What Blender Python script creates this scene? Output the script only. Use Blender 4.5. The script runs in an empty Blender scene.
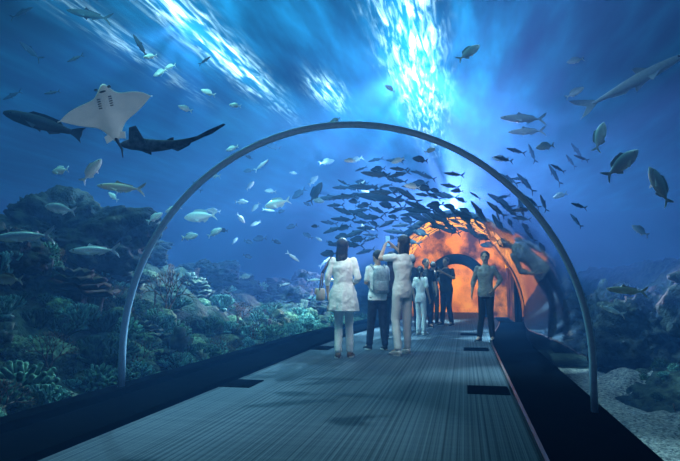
import bpy, bmesh, math, random
from mathutils import Vector, Matrix, noise, Euler
random.seed(7)
S = bpy.context.scene
col = S.collection
R = math.radians
try: S.view_settings.view_transform = 'Standard'
except Exception: pass
try: S.view_settings.look = 'Medium High Contrast'
except Exception: pass
try: S.view_settings.exposure = -0.22
except Exception: pass
# ------------------------------------------------------------ camera
FP = 600.0
YAW, PIT = R(11.7), R(5.33)
CAM = Vector((0, 0, 1.0))
cd = bpy.data.cameras.new('camera'); cam = bpy.data.objects.new('camera', cd); col.objects.link(cam)
cd.sensor_width = 36; cd.lens = FP * 36 / 680; cd.clip_end = 300
cam.location = CAM; cam.rotation_euler = (R(90) + PIT, 0, YAW)
S.camera = cam
CM = cam.rotation_euler.to_matrix()
RT, UP, FW = CM @ Vector((1, 0, 0)), CM @ Vector((0, 1, 0)), CM @ Vector((0, 0, -1))
def ray(px, py): return RT * ((px - 340) / FP) + UP * ((230 - py) / FP) + FW
def G(px, py, z=0.0):
    d = ray(px, py); return CAM + d * ((z - CAM.z) / d.z)
# ------------------------------------------------------------ helpers
def smooth(t):
    t = max(0, min(1, t)); return t * t * (3 - 2 * t)
def cx(y): return -1.01 + 0.5 * smooth((y - 10) / 8)
def link(name, bm, mat=None, parent=None, sm=True):
    me = bpy.data.meshes.new(name)
    bmesh.ops.recalc_face_normals(bm, faces=bm.faces)
    bm.to_mesh(me); bm.free()
    if sm: me.polygons.foreach_set('use_smooth', [True] * len(me.polygons))
    o = bpy.data.objects.new(name, me); col.objects.link(o)
    if mat: me.materials.append(mat)
    if parent: o.parent = parent
    return o
def tag(o, label, cat, group=None, kind=None):
    o['label'] = label; o['category'] = cat
    if group: o['group'] = group
    if kind: o['kind'] = kind
    return o
def struct(o, label=None, cat=None):
    o['kind'] = 'structure'
    if label: o['label'] = label
    if cat: o['category'] = cat
    return o
def empty(name, loc=(0, 0, 0), rz=0):
    o = bpy.data.objects.new(name, None); col.objects.link(o); o.location = loc; o.rotation_euler = (0, 0, rz)
    o.empty_display_size = 0.1
    return o
def dup(o, parent=None):
    c = o.copy(); col.objects.link(c)
    if parent: c.parent = parent
    for ch in list(o.children): dup(ch, c)
    return c
def loft(bm, rings, caps=True):
    vs = [[bm.verts.new(p) for p in r] for r in rings]
    n = len(vs[0])
    for a, b in zip(vs, vs[1:]):
        for i in range(n):
            bm.faces.new((a[i], a[(i + 1) % n], b[(i + 1) % n], b[i]))
    if caps:
        bm.faces.new(vs[0][::-1]); bm.faces.new(vs[-1])
    return vs
def ering(c, rx, ry, n=20, ax=Vector((1, 0, 0)), ay=Vector((0, 1, 0)), e=1.0):
    out = []
    for i in range(n):
        a = 2 * math.pi * i / n; ca, sa = math.cos(a), math.sin(a)
        out.append(Vector(c) + ax * (rx * math.copysign(abs(ca) ** e, ca)) + ay * (ry * math.copysign(abs(sa) ** e, sa)))
    return out
def sph(bm, c, r, sc=(1, 1, 1), rot=None, u=14, v=10):
    M = Matrix.Translation(Vector(c)) @ (rot.to_4x4() if rot else Matrix.Identity(4)) @ Matrix.Diagonal((r * sc[0], r * sc[1], r * sc[2], 1))
    bmesh.ops.create_uvsphere(bm, u_segments=u, v_segments=v, radius=1, matrix=M)
def seg(bm, a, b, ra, rb, n=12, ball=True):
    a, b = Vector(a), Vector(b); d = b - a; L = d.length
    if L < 1e-5: return
    q = d.to_track_quat('Z', 'Y').to_matrix().to_4x4()
    bmesh.ops.create_cone(bm, cap_ends=True, segments=n, radius1=ra, radius2=rb, depth=L, matrix=Matrix.Translation((a + b) / 2) @ q)
    if ball:
        sph(bm, a, ra, u=n, v=max(4, n * 2 // 3)); sph(bm, b, rb, u=n, v=max(4, n * 2 // 3))
def box(bm, x0, x1, y0, y1, z0, z1):
    M = Matrix.Translation(((x0 + x1) / 2, (y0 + y1) / 2, (z0 + z1) / 2)) @ Matrix.Diagonal((x1 - x0, y1 - y0, z1 - z0, 1))
    bmesh.ops.create_cube(bm, size=1, matrix=M)
def slab(bm, pts, nrm, t):
    n = Vector(nrm).normalized() * t / 2
    a = [bm.verts.new(Vector(p) + n) for p in pts]; b = [bm.verts.new(Vector(p) - n) for p in pts]
    bm.faces.new(a); bm.faces.new(b[::-1])
    k = len(pts)
    for i in range(k): bm.faces.new((a[i], b[i], b[(i + 1) % k], a[(i + 1) % k]))
TEX = bpy.data.textures.new('folds', 'CLOUDS'); TEX.noise_scale = 0.09; TEX.noise_depth = 2
def remesh(o, v, it=3, fold=0.0):
    m = o.modifiers.new('r', 'REMESH'); m.mode = 'VOXEL'; m.voxel_size = v; m.use_smooth_shade = True
    s = o.modifiers.new('s', 'SMOOTH'); s.factor = 0.5; s.iterations = it
    if fold:
        d = o.modifiers.new('d', 'DISPLACE'); d.texture = TEX; d.strength = fold; d.mid_level = 0.45
    return o
# ------------------------------------------------------------ materials
def mat(name, c1, c2=None, rough=0.6, metal=0.0, scale=8.0, bump=0.0, bscale=None, emit=None, es=0, stretch=(1, 1, 1), spec=0.5, lo=.35, hi=.65, glow=0, vary=False):
    m = bpy.data.materials.new(name); m.use_nodes = True
    nt = m.node_tree; N = nt.nodes; L = nt.links; b = N['Principled BSDF']
    b.inputs['Roughness'].default_value = rough; b.inputs['Metallic'].default_value = metal
    b.inputs['Specular IOR Level'].default_value = spec
    tc = N.new('ShaderNodeTexCoord'); mp = N.new('ShaderNodeMapping'); mp.inputs['Scale'].default_value = stretch
    L.new(tc.outputs['Object'], mp.inputs['Vector'])
    nz = N.new('ShaderNodeTexNoise'); nz.inputs['Scale'].default_value = scale; nz.inputs['Detail'].default_value = 5
    L.new(mp.outputs[0], nz.inputs['Vector'])
    rp = N.new('ShaderNodeValToRGB'); c2 = c2 or tuple(x * 0.7 for x in c1)
    rp.color_ramp.elements[0].position = lo; rp.color_ramp.elements[1].position = hi
    rp.color_ramp.elements[0].color = (*c2, 1); rp.color_ramp.elements[1].color = (*c1, 1)
    L.new(nz.outputs['Fac'], rp.inputs[0]); out = rp.outputs[0]
    if vary:
        oi = N.new('ShaderNodeObjectInfo'); hs = N.new('ShaderNodeHueSaturation')
        mr = N.new('ShaderNodeMapRange'); mr.inputs['To Min'].default_value = .47; mr.inputs['To Max'].default_value = .55; L.new(oi.outputs['Random'], mr.inputs['Value'])
        mr2 = N.new('ShaderNodeMapRange'); mr2.inputs['To Min'].default_value = .25; mr2.inputs['To Max'].default_value = 1.3; L.new(oi.outputs['Random'], mr2.inputs['Value'])
        L.new(mr.outputs[0], hs.inputs['Hue']); L.new(mr2.outputs[0], hs.inputs['Value']); L.new(out, hs.inputs['Color']); out = hs.outputs[0]
    L.new(out, b.inputs['Base Color'])
    if glow:
        L.new(out, b.inputs['Emission Color']); b.inputs['Emission Strength'].default_value = glow
    if bump:
        n2 = N.new('ShaderNodeTexNoise'); n2.inputs['Scale'].default_value = bscale or scale * 3; n2.inputs['Detail'].default_value = 6
        L.new(mp.outputs[0], n2.inputs['Vector'])
        bp = N.new('ShaderNodeBump'); bp.inputs['Strength'].default_value = bump; bp.inputs['Distance'].default_value = 0.05
        L.new(n2.outputs['Fac'], bp.inputs['Height']); L.new(bp.outputs[0], b.inputs['Normal'])
    if emit:
        b.inputs['Emission Color'].default_value = (*emit, 1); b.inputs['Emission Strength'].default_value = es
    return m
def mathn(N, L, op, a, b=None, c=None):
    n = N.new('ShaderNodeMath'); n.operation = op
    for i, v in enumerate((a, b, c)):
        if v is None: continue
        if isinstance(v, (int, float)): n.inputs[i].default_value = v
        else: L.new(v, n.inputs[i])
    return n.outputs[0]

M_ring = mat('ring_steel', (0.50, 0.68, 0.86), (0.42, 0.60, 0.78), 0.6, 0.0, 30, spec=.2)
M_black = mat('black_ledge', (0.003, 0.004, 0.005), (0.0015, 0.002, 0.003), 0.9, 0, 6, spec=0)
M_hatch = mat('hatch_metal', (0.003, 0.004, 0.005), (0.002, 0.002, 0.003), 0.9, 0, 40, spec=0)
M_glint = mat('ledge_edge_strip', (0.02, 0.02, 0.022), (0.015, 0.015, 0.017), 0.3, 0, 40, spec=.5)
M_rock = mat('reef_rock', (0.030, 0.042, 0.036), (0.003, 0.006, 0.008), 0.9, 0, 5.5, 1.0, 16, spec=.1)
M_bed = mat('reef_bed', (0.055, 0.08, 0.055), (0.004, 0.010, 0.009), 0.95, 0, 7.0, 1.0, 20, spec=.1)
M_gravel = mat('pale_gravel', (0.38, 0.39, 0.35), (0.08, 0.09, 0.08), 0.95, 0, 22.0, 1.0, 30, spec=.1)
# acrylic
M_acr = bpy.data.materials.new('acrylic'); M_acr.use_nodes = True
nt = M_acr.node_tree; N = nt.nodes; L = nt.links; N.remove(N['Principled BSDF'])
tr = N.new('ShaderNodeBsdfTransparent'); tr.inputs[0].default_value = (0.92, 0.95, 0.98, 1)
gl = N.new('ShaderNodeBsdfGlossy'); gl.inputs['Roughness'].default_value = 0.04; gl.inputs['Color'].default_value = (.85, .9, 1, 1)
ge = N.new('ShaderNodeNewGeometry'); dt = N.new('ShaderNodeVectorMath'); dt.operation = 'DOT_PRODUCT'
L.new(ge.outputs['Incoming'], dt.inputs[0]); L.new(ge.outputs['Normal'], dt.inputs[1])
ca = mathn(N, L, 'ABSOLUTE', dt.outputs['Value'])
f = mathn(N, L, 'MULTIPLY_ADD', mathn(N, L, 'POWER', mathn(N, L, 'SUBTRACT', 1.0, ca), 2.3), 0.95, 0.02)
nz = N.new('ShaderNodeTexNoise'); nz.inputs['Scale'].default_value = 0.9; nz.inputs['Detail'].default_value = 1
bp = N.new('ShaderNodeBump'); bp.inputs['Strength'].default_value = 0.03; bp.inputs['Distance'].default_value = 0.12
tc = N.new('ShaderNodeTexCoord'); L.new(tc.outputs['Object'], nz.inputs['Vector']); L.new(nz.outputs['Fac'], bp.inputs['Height']); L.new(bp.outputs[0], gl.inputs['Normal'])
spz = N.new('ShaderNodeSeparateXYZ'); L.new(tc.outputs['Object'], spz.inputs[0])
fd = N.new('ShaderNodeMapRange'); fd.interpolation_type = 'SMOOTHSTEP'; fd.inputs['From Min'].default_value = 2.15; fd.inputs['From Max'].default_value = 1.35; L.new(spz.outputs[2], fd.inputs['Value'])
fy = N.new('ShaderNodeMapRange'); fy.interpolation_type = 'SMOOTHSTEP'; fy.inputs['From Min'].default_value = 5.05; fy.inputs['From Max'].default_value = 6.5; L.new(spz.outputs[1], fy.inputs['Value'])
f = mathn(N, L, 'MULTIPLY', mathn(N, L, 'MULTIPLY', f, fd.outputs[0]), fy.outputs[0])
mx = N.new('ShaderNodeMixShader'); L.new(f, mx.inputs[0]); L.new(tr.outputs[0], mx.inputs[1]); L.new(gl.outputs[0], mx.inputs[2])
L.new(mx.outputs[0], N['Material Output'].inputs['Surface'])
# carpet
M_carpet = bpy.data.materials.new('carpet'); M_carpet.use_nodes = True
nt = M_carpet.node_tree; N = nt.nodes; L = nt.links; b = N['Principled BSDF']; b.inputs['Roughness'].default_value = 0.9; b.inputs['Specular IOR Level'].default_value = .04
tc = N.new('ShaderNodeTexCoord'); sp = N.new('ShaderNodeSeparateXYZ'); L.new(tc.outputs['Object'], sp.inputs[0])
def cnoise(sx, sy, sc):
    mp = N.new('ShaderNodeMapping'); mp.inputs['Scale'].default_value = (sx, sy, 1); L.new(tc.outputs['Object'], mp.inputs['Vector'])
    n = N.new('ShaderNodeTexNoise'); n.inputs['Scale'].default_value = sc; n.inputs['Detail'].default_value = 1; L.new(mp.outputs[0], n.inputs['Vector']); return n.outputs['Fac']
a1 = cnoise(56, 0.02, 1.5); a2 = cnoise(0.2, 14, 1.3)
rib = mathn(N, L, 'MULTIPLY', mathn(N, L, 'SINE', mathn(N, L, 'MULTIPLY', sp.outputs[0], 135.0)), 0.06)
s = mathn(N, L, 'ADD', rib, mathn(N, L, 'MULTIPLY_ADD', a1, 0.86, mathn(N, L, 'MULTIPLY', a2, 0.14)))
rp = N.new('ShaderNodeValToRGB'); rp.color_ramp.elements[0].position = 0.32; rp.color_ramp.elements[1].position = 0.70
rp.color_ramp.elements[0].color = (0.034, 0.046, 0.056, 1); rp.color_ramp.elements[1].color = (0.112, 0.138, 0.165, 1)
L.new(s, rp.inputs[0]); L.new(rp.outputs[0], b.inputs['Base Color'])
# water surface, sun glitter and blue glow painted in as emission
M_surf = bpy.data.materials.new('water_surface'); M_surf.use_nodes = True
nt = M_surf.node_tree; N = nt.nodes; L = nt.links; N.remove(N['Principled BSDF'])
tc = N.new('ShaderNodeTexCoord'); sp = N.new('ShaderNodeSeparateXYZ'); L.new(tc.outputs['Object'], sp.inputs[0])
def bump_at(x0, w, y0, wy, k):
    dx = mathn(N, L, 'DIVIDE', mathn(N, L, 'SUBTRACT', sp.outputs[0], x0), w)
    dy = mathn(N, L, 'DIVIDE', mathn(N, L, 'SUBTRACT', sp.outputs[1], y0), wy)
    q = mathn(N, L, 'ADD', mathn(N, L, 'MULTIPLY', dx, dx), mathn(N, L, 'MULTIPLY', dy, dy))
    return mathn(N, L, 'MULTIPLY', mathn(N, L, 'EXPONENT', mathn(N, L, 'MULTIPLY', q, -1.0)), k)
mk = bump_at(-1.1, 0.50, 14, 6, 1.0)
for a in ((-5.5, 0.42, 12, 4.0, 0.7), (-3.7, 0.35, 16.3, 1.2, .6), (-7.5, .4, 12, 3, .12)): mk = mathn(N, L, 'ADD', mk, bump_at(*a))
wide = bump_at(-1.0, 2.2, 15, 9, 1.0); wide = mathn(N, L, 'ADD', wide, bump_at(-5.5, 1.6, 12, 6, .6))
mp = N.new('ShaderNodeMapping'); mp.inputs['Scale'].default_value = (6.5, 0.75, 1); L.new(tc.outputs['Object'], mp.inputs['Vector'])
nz = N.new('ShaderNodeTexNoise'); nz.inputs['Scale'].default_value = 1.3; nz.inputs['Detail'].default_value = 4; nz.inputs['Distortion'].default_value = 0.6; L.new(mp.outputs[0], nz.inputs['Vector'])
th = N.new('ShaderNodeMapRange'); th.inputs['From Min'].default_value = 0.38; th.inputs['From Max'].default_value = 0.80; L.new(nz.outputs['Fac'], th.inputs['Value'])
st = mathn(N, L, 'MULTIPLY', mathn(N, L, 'MULTIPLY', mathn(N, L, 'POWER', th.outputs[0], 2.0), mk), 14.0)
mp2 = N.new('ShaderNodeMapping'); mp2.inputs['Scale'].default_value = (1.6, 0.3, 1); L.new(tc.outputs['Object'], mp2.inputs['Vector'])
n2 = N.new('ShaderNodeTexNoise'); n2.inputs['Scale'].default_value = 0.8; n2.inputs['Detail'].default_value = 5; L.new(mp2.outputs[0], n2.inputs['Vector'])
pn = mathn(N, L, 'POWER', n2.outputs['Fac'], 3.0)
basev = mathn(N, L, 'ADD', mathn(N, L, 'MULTIPLY', pn, 0.5), mathn(N, L, 'ADD', mathn(N, L, 'MULTIPLY', mk, 1.3), mathn(N, L, 'MULTIPLY', mathn(N, L, 'MULTIPLY', wide, pn), 4.4)))
e1 = N.new('ShaderNodeEmission'); e1.inputs[0].default_value = (0.55, 0.9, 1, 1); L.new(st, e1.inputs[1])
e2 = N.new('ShaderNodeEmission'); e2.inputs[0].default_value = (0.02, 0.38, 0.82, 1); L.new(basev, e2.inputs[1])
ad = N.new('ShaderNodeAddShader'); L.new(e1.outputs[0], ad.inputs[0]); L.new(e2.outputs[0], ad.inputs[1]); L.new(ad.outputs[0], N['Material Output'].inputs['Surface'])
# water volume, part of its lit haze put in as emission
M_vol = bpy.data.materials.new('sea_water'); M_vol.use_nodes = True
nt = M_vol.node_tree; N = nt.nodes; L = nt.links; N.remove(N['Principled BSDF'])
va = N.new('ShaderNodeVolumeAbsorption'); va.inputs[0].default_value = (0.78, 0.81, 0.90, 1); va.inputs[1].default_value = 0.045
vs = N.new('ShaderNodeVolumeScatter'); vs.inputs[0].default_value = (0.16, 0.46, 1, 1); vs.inputs[1].default_value = 0.0185; vs.inputs['Anisotropy'].default_value = 0.3
ve = N.new('ShaderNodeEmission'); ve.inputs[0].default_value = (0.05, 0.29, 1, 1); ve.inputs[1].default_value = 0.0022
a1 = N.new('ShaderNodeAddShader'); a2 = N.new('ShaderNodeAddShader')
L.new(va.outputs[0], a1.inputs[0]); L.new(vs.outputs[0], a1.inputs[1]); L.new(a1.outputs[0], a2.inputs[0]); L.new(ve.outputs[0], a2.inputs[1])
L.new(a2.outputs[0], N['Material Output'].inputs['Volume'])
# world
w = bpy.data.worlds.new('world'); S.world = w; w.use_nodes = True
w.node_tree.nodes['Background'].inputs[0].default_value = (0.03, 0.12, 0.35, 1); w.node_tree.nodes['Background'].inputs[1].default_value = 0.05

# ------------------------------------------------------------ tunnel shell
ZC, TR = 0.42, 1.99
def arch(r, n=36, zb=0.0, k=1.0, zc=ZC, zl=None):
    pts = [(-r, zb if zl is None else zl)]
    for i in range(n + 1):
        a = math.pi - math.pi * i / n
        pts.append((r * math.cos(a), zc + r * math.sin(a) * k))
    pts.append((r, zb)); return pts
def sweep(bm, prof, ys, closed=False, off=0.0):
    rows = [[bm.verts.new((cx(y) + x + off, y, z)) for x, z in prof] for y in ys]
    n = len(prof)
    for a, b in zip(rows, rows[1:]):
        for i in range(n if closed else n - 1):
            bm.faces.new((a[i], a[(i + 1) % n], b[(i + 1) % n], b[i]))
    if closed:
        bm.faces.new(rows[0][::-1]); bm.faces.new(rows[-1])
def yr(a, b, s=0.5):
    n = max(1, int((b - a) / s)); return [a + (b - a) * i / n for i in range(n + 1)]
VY, VR, VZ, VO = 17.0, 1.62, 1.36, 0.24
bm = bmesh.new(); sweep(bm, [(TR, .05)] + [(TR * math.cos(R(a)), ZC + TR * math.sin(R(a))) for a in range(0, 61, 3)], yr(5.05, 16.6, .25)); struct(link('wall_right', bm, M_acr), 'clear curved acrylic panel low on the right of the walkway', 'wall')
def sweepbox(name, x0, x1, z0, z1, ya, yb, m):
    bm = bmesh.new(); sweep(bm, [(x0, z0), (x1, z0), (x1, z1), (x0, z1)], yr(ya, yb), True); return struct(link(name, bm, m, sm=False))
sweepbox('floor', -1.42, 1.42, -0.3, 0.0, -2.9, 24, M_carpet)
sweepbox('baseboard_left', -1.95, -1.42, -0.35, 0.05, -2.95, 17, M_black)
sweepbox('wall_left', -2.12, -1.95, -0.35, 0.11, -2.95, 17, M_black)
sweepbox('baseboard_right', 1.432, 2.06, -0.35, 0.05, -2.95, 17, M_black)
sweepbox('trim_1', 1.42, 1.445, 0.0, 0.056, -2.9, 17, M_glint)
def ringmesh(pr, rr, wd, y=0, off=0):
    bm = bmesh.new(); rows = []
    for i, (x, z) in enumerate(pr):
        p = Vector((x + off, y, z)); a = Vector((pr[max(i - 1, 0)][0], 0, pr[max(i - 1, 0)][1])); b = Vector((pr[min(i + 1, len(pr) - 1)][0], 0, pr[min(i + 1, len(pr) - 1)][1]))
        t = (b - a).normalized(); nn = Vector((0, 1, 0)).cross(t)
        rows.append(ering(p, rr, wd, 12, nn, Vector((0, 1, 0)), 0.5))
    loft(bm, rows); return bm
o = link('tunnel_arch_ring', ringmesh(arch(TR, 64, 0.05, zl=.11, k=.99), .025, .034), M_ring); o.location = (cx(4.97) - .03, 4.97, 0); tag(o, 'large pale steel arch ring spanning the walkway nearest the viewer', 'arch')
o = link('vault_arch_ring', ringmesh(arch(VR + .02, 48, 0.0, zc=VZ), .05, .08), M_black); o.location = (cx(VY) + VO, VY - .09, 0); tag(o, 'dark arch ring framing the glowing orange end of the tunnel', 'arch')
# hatches
for px, py, w_, l_, lb in ((236, 383, .42, .42, 'black floor hatch nearest the left edge of the carpet'), (319, 347.5, .40, .5, 'black floor hatch just left of the woman in white'),
        (488, 390, .36, .42, 'nearest black floor hatch on the right of the carpet'), (476, 349, .36, .42, 'floor hatch in front of the woman at the right wall'), (470, 334, .36, .42, 'farthest small floor hatch on the right of the carpet')):
    p = G(px, py); root = empty('floor_hatch', (p.x, p.y, 0)); tag(root, lb, 'floor hatch')
    bm = bmesh.new(); box(bm, -w_ / 2, w_ / 2, -l_ / 2, l_ / 2, 0.0, 0.006)
    link('cover', bm, M_hatch, root, False)
    bm = bmesh.new()
    for (a, b, c, d) in ((-w_/2-.015, w_/2+.015, -l_/2-.015, -l_/2), (-w_/2-.015, w_/2+.015, l_/2, l_/2+.015), (-w_/2-.015, -w_/2, -l_/2, l_/2), (w_/2, w_/2+.015, -l_/2, l_/2)): box(bm, a, b, c, d, 0.0, 0.009)
    link('frame', bm, M_hatch, root, False)

# ------------------------------------------------------------ orange vault + end wall (amber light painted in as emission)
M_or = mat('amber_vault_glow', (1.0, 0.50, 0.01), (0.07, 0.014, 0.001), 0.6, 0, 1.9, 0, 6, stretch=(0.6, 2.4, 3.4), spec=.1, lo=.42, hi=.60, glow=2.1)  # glow put into the colour; dark streaks painted in for reflections
M_orlow = mat('dim_amber_wall_glow', (0.30, 0.10, 0.01), (0.02, 0.008, 0.004), 0.6, 0, 2.0, 0, 6, spec=.1, lo=.42, hi=.66, glow=.4)  # dimmer amber low down, its light also painted as emission
M_orw = mat('amber_end_wall', (0.9, 0.36, 0.01), (0.08, 0.02, 0.003), 0.6, 0, 1.8, glow=.8, lo=.40, hi=.62)  # orange light on the end wall is painted emission
M_room = mat('amber_room', (0.9, 0.46, 0.03), (0.4, 0.14, 0.01), 0.6, 0, 1.5, glow=.9)  # warm room light put into the walls as emission
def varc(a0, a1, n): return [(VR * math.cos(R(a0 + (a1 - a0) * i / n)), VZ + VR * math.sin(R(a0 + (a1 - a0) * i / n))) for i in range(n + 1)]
bm = bmesh.new(); sweep(bm, varc(172, 8, 40), yr(VY, 20.5), off=VO); struct(link('ceiling', bm, M_or), 'vault at the end of the tunnel with orange glow painted in', 'ceiling')
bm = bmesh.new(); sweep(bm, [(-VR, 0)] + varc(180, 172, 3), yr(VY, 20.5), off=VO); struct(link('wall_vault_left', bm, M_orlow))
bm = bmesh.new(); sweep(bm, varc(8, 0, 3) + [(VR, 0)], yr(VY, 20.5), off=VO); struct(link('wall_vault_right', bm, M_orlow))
bm = bmesh.new()
A_ = arch(VR + .04, 40, 0.0, zc=VZ); B_ = arch(VR + .16, 40, 0.0, zc=VZ)
sweep(bm, A_ + B_[::-1], yr(VY, 20.6), True, VO); struct(link('wall_vault', bm, M_rock), 'dark rock covered outer shell of the end vault', 'wall')
bm = bmesh.new()
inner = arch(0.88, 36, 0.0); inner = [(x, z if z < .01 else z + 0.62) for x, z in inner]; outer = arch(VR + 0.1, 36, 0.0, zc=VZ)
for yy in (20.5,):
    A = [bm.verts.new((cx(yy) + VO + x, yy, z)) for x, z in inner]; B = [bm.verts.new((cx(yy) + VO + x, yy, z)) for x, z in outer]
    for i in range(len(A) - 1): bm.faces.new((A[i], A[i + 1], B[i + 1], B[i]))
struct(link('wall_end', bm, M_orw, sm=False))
bm = bmesh.new(); rows = []
for i, (x, z) in enumerate(inner): rows.append(ering(Vector((cx(20.5) + VO + x, 20.43, z)), 0.17, 0.07, 8, Vector((x, 0, z - 1.0)).normalized(), Vector((0, 1, 0))))
loft(bm, rows); struct(link('trim_3', bm, M_black))
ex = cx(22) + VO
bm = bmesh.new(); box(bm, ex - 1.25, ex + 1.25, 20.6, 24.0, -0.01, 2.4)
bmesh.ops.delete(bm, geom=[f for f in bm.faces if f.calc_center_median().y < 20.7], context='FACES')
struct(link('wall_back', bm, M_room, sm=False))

# ------------------------------------------------------------ water volume and surface
bm = bmesh.new(); box(bm, -30, 30, -3, 48, -3, 6.62); struct(link('tank_water', bm, M_vol, sm=False), 'deep blue water filling the tank', 'water')
bm = bmesh.new(); bmesh.ops.create_grid(bm, x_segments=2, y_segments=2, size=1, matrix=Matrix.Translation((0, 22, 6.5)) @ Matrix.Diagonal((29, 25, 1, 1)))
struct(link('water_surface', bm, M_surf, sm=False), 'water surface above the tank with bright ripples painted in', 'water')

# ------------------------------------------------------------ seabed
def hgt(x, y):
    n = noise.fractal(Vector((x * .55, y * .55, 3.1)), 1.0, 2.0, 5) * 0.5 + abs(noise.noise(Vector((x * 1.7, y * 1.7, 9)))) * .4 + noise.noise(Vector((x * 4, y * 4, 2))) * .12
    c = cx(y)
    if x < c:
        d = c - 2.1 - x
        g = 1.0 - 0.55 * smooth((y - 8) / 7)
        return -0.2 + (1.7 * g) * smooth(d / 3.4) + n * smooth(d / 1.2) * .9 + 0.1
    d = x - c - 2.1
    return -0.75 + 2.4 * smooth((d - 1.9) / 3.2) + n * smooth((d - .6) / 1.8) * .8 + .03 * noise.noise(Vector((x * 3, y * 3, 1)))
bm = bmesh.new(); nx, ny = 250, 300; g = []
for j in range(ny + 1):
    y = -2.5 + 40 * j / ny; row = []
    for i in range(nx + 1):
        x = -15 + 30 * i / nx; c = cx(y)
        z = hgt(x, y) if abs(x - c) > 2.08 else -0.9
        row.append(bm.verts.new((x, y, z)))
    g.append(row)
for j in range(ny):
    for i in range(nx): bm.faces.new((g[j][i], g[j][i + 1], g[j + 1][i + 1], g[j + 1][i]))
struct(link('seabed', bm, M_bed), 'rising rocky reef bed on both sides of the tunnel', 'seabed')
bm = bmesh.new(); gg = []
for j in range(90):
    y = 1.5 + 12 * j / 89; row = []
    for i in range(26):
        u = i / 25; wdt = 1.9 + .35 * math.sin(y * 1.7) + .2 * math.sin(y * 4.1)
        x = cx(y) + 2.06 + wdt * u; row.append(bm.verts.new((x, y, hgt(x, y) + .035 - .06 * smooth((u - .8) / .2) + .02 * noise.noise(Vector((x * 14, y * 14, 0))))))
    gg.append(row)
for j in range(89):
    for i in range(25): bm.faces.new((gg[j][i], gg[j][i + 1], gg[j + 1][i + 1], gg[j + 1][i]))
struct(link('gravel_bed', bm, M_gravel), 'pale pebbly gravel strip on the tank floor at lower right', 'gravel')

def rock(x, y, r, sc, seed, label, zo=0.0):
    bm = bmesh.new(); bmesh.ops.create_icosphere(bm, subdivisions=6, radius=1)
    for v in bm.verts:
        p = v.co.normalized()
        d = 1 + 0.55 * noise.fractal(p * 1.3 + Vector((seed, 0, 0)), 1.0, 2.0, 5) + 0.22 * noise.turbulence(p * 5 + Vector((0, seed, 0)), 4, True) + .05 * noise.noise(p * 18)
        v.co = Vector((p.x * sc[0], p.y * sc[1], p.z * sc[2])) * d * r
    o = link('reef_rock', bm, M_rock); o.location = (x, y, hgt(x, y) + zo); tag(o, label, 'rock', 'reef rocks')
    return o
rock(-6.0, 8.0, .85, (1.3, 1.1, .7), 1, 'largest dark craggy rock mound at upper left of the reef', .35)
rock(-5.3, 5.9, .5, (1, 1.1, .7), 2, 'rounded dark rock at the left edge above the coral bed', .2)
rock(-6.8, 10.8, .75, (1.2, 1, .6), 3, 'dark rock mound just behind the steel ring at left', .2)
rock(-5.6, 12.0, .5, (1.2, 1, .6), 4, 'lumpy rock behind the ring above the coral bed', .1)
rock(-6.5, 14.5, .75, (1.3, 1, .7), 5, 'broad rock in the hazy middle of the left reef', .1)
rock(-4.6, 15.5, .55, (1.3, 1, .7), 6, 'low rock left of the woman in white', .1)
rock(-5.2, 18.5, .85, (1.3, 1, .8), 7, 'farthest hazy rock of the left reef', .1)
rock(4.8, 10.2, 1.1, (1, 1.2, 1.2), 8, 'tall dark rock at the right edge of the reef', .3)
rock(3.9, 8.0, .5, (1, 1.2, .8), 9, 'dark rock just right of the steel ring', .0)
rock(4.0, 13.6, 1.0, (1, 1.3, 1.1), 10, 'dark rock wall seen through the right side of the ring', .2)
rock(3.6, 17.6, 1.0, (1, 1.2, 1.2), 11, 'far dark rock to the right of the orange vault', .3)

# ------------------------------------------------------------ corals
def branch_rec(bm, p, d, L, r, depth):
    q = p + d * L; seg(bm, p, q, r, r * .75, 6, False)
    if depth == 0:
        sph(bm, q, r * .8, u=6, v=4); return
    for k in range(random.choice((2, 3))):
        nd = (d + Vector((random.uniform(-.8, .8), random.uniform(-.8, .8), random.uniform(-.1, .5)))).normalized()
        branch_rec(bm, q, nd, L * .78, r * .75, depth - 1)
def c_branch():
    bm = bmesh.new(); sph(bm, (0, 0, 0), .07, (1.5, 1.5, .6))
    for k in range(9):
        a = k * .698; branch_rec(bm, Vector((0, 0, 0)), Vector((math.cos(a) * .8, math.sin(a) * .8, .7)).normalized(), .11, .028, 3)
    return bm
def c_brain():
    bm = bmesh.new(); bmesh.ops.create_icosphere(bm, subdivisions=5, radius=1)
    for v in bm.verts:
        p = v.co.normalized(); n_ = noise.noise(p * 6) ; rr = .24 * (1 + .2 * noise.noise(p * 1.5) + .08 * math.sin(n_ * 22))
        v.co = Vector((p.x * rr, p.y * rr, p.z * rr * .75))
    return bm
def c_plate():
    bm = bmesh.new()
    seg(bm, (0, 0, -.05), (0, 0, .2), .06, .04, 10, False)
    for k in range(4):
        z = .06 + k * .07; r = .30 - k * .05; cxx, cyy = random.uniform(-.1, .1), random.uniform(-.1, .1); rings = []
        for (f, dz) in ((.1, -.015), (.6, -.0), (1, .035), (1, .05), (.6, .02), (.1, .005)):
            rings.append([Vector((cxx + math.cos(t * .2618) * r * f * (1 + .2 * math.sin(t * 1.1 + k)), cyy + math.sin(t * .2618) * r * f * (1 + .2 * math.cos(t * .9 + k)), z + dz + .02 * math.sin(t * 2.1))) for t in range(24)])
        loft(bm, rings)
    return bm
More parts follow.
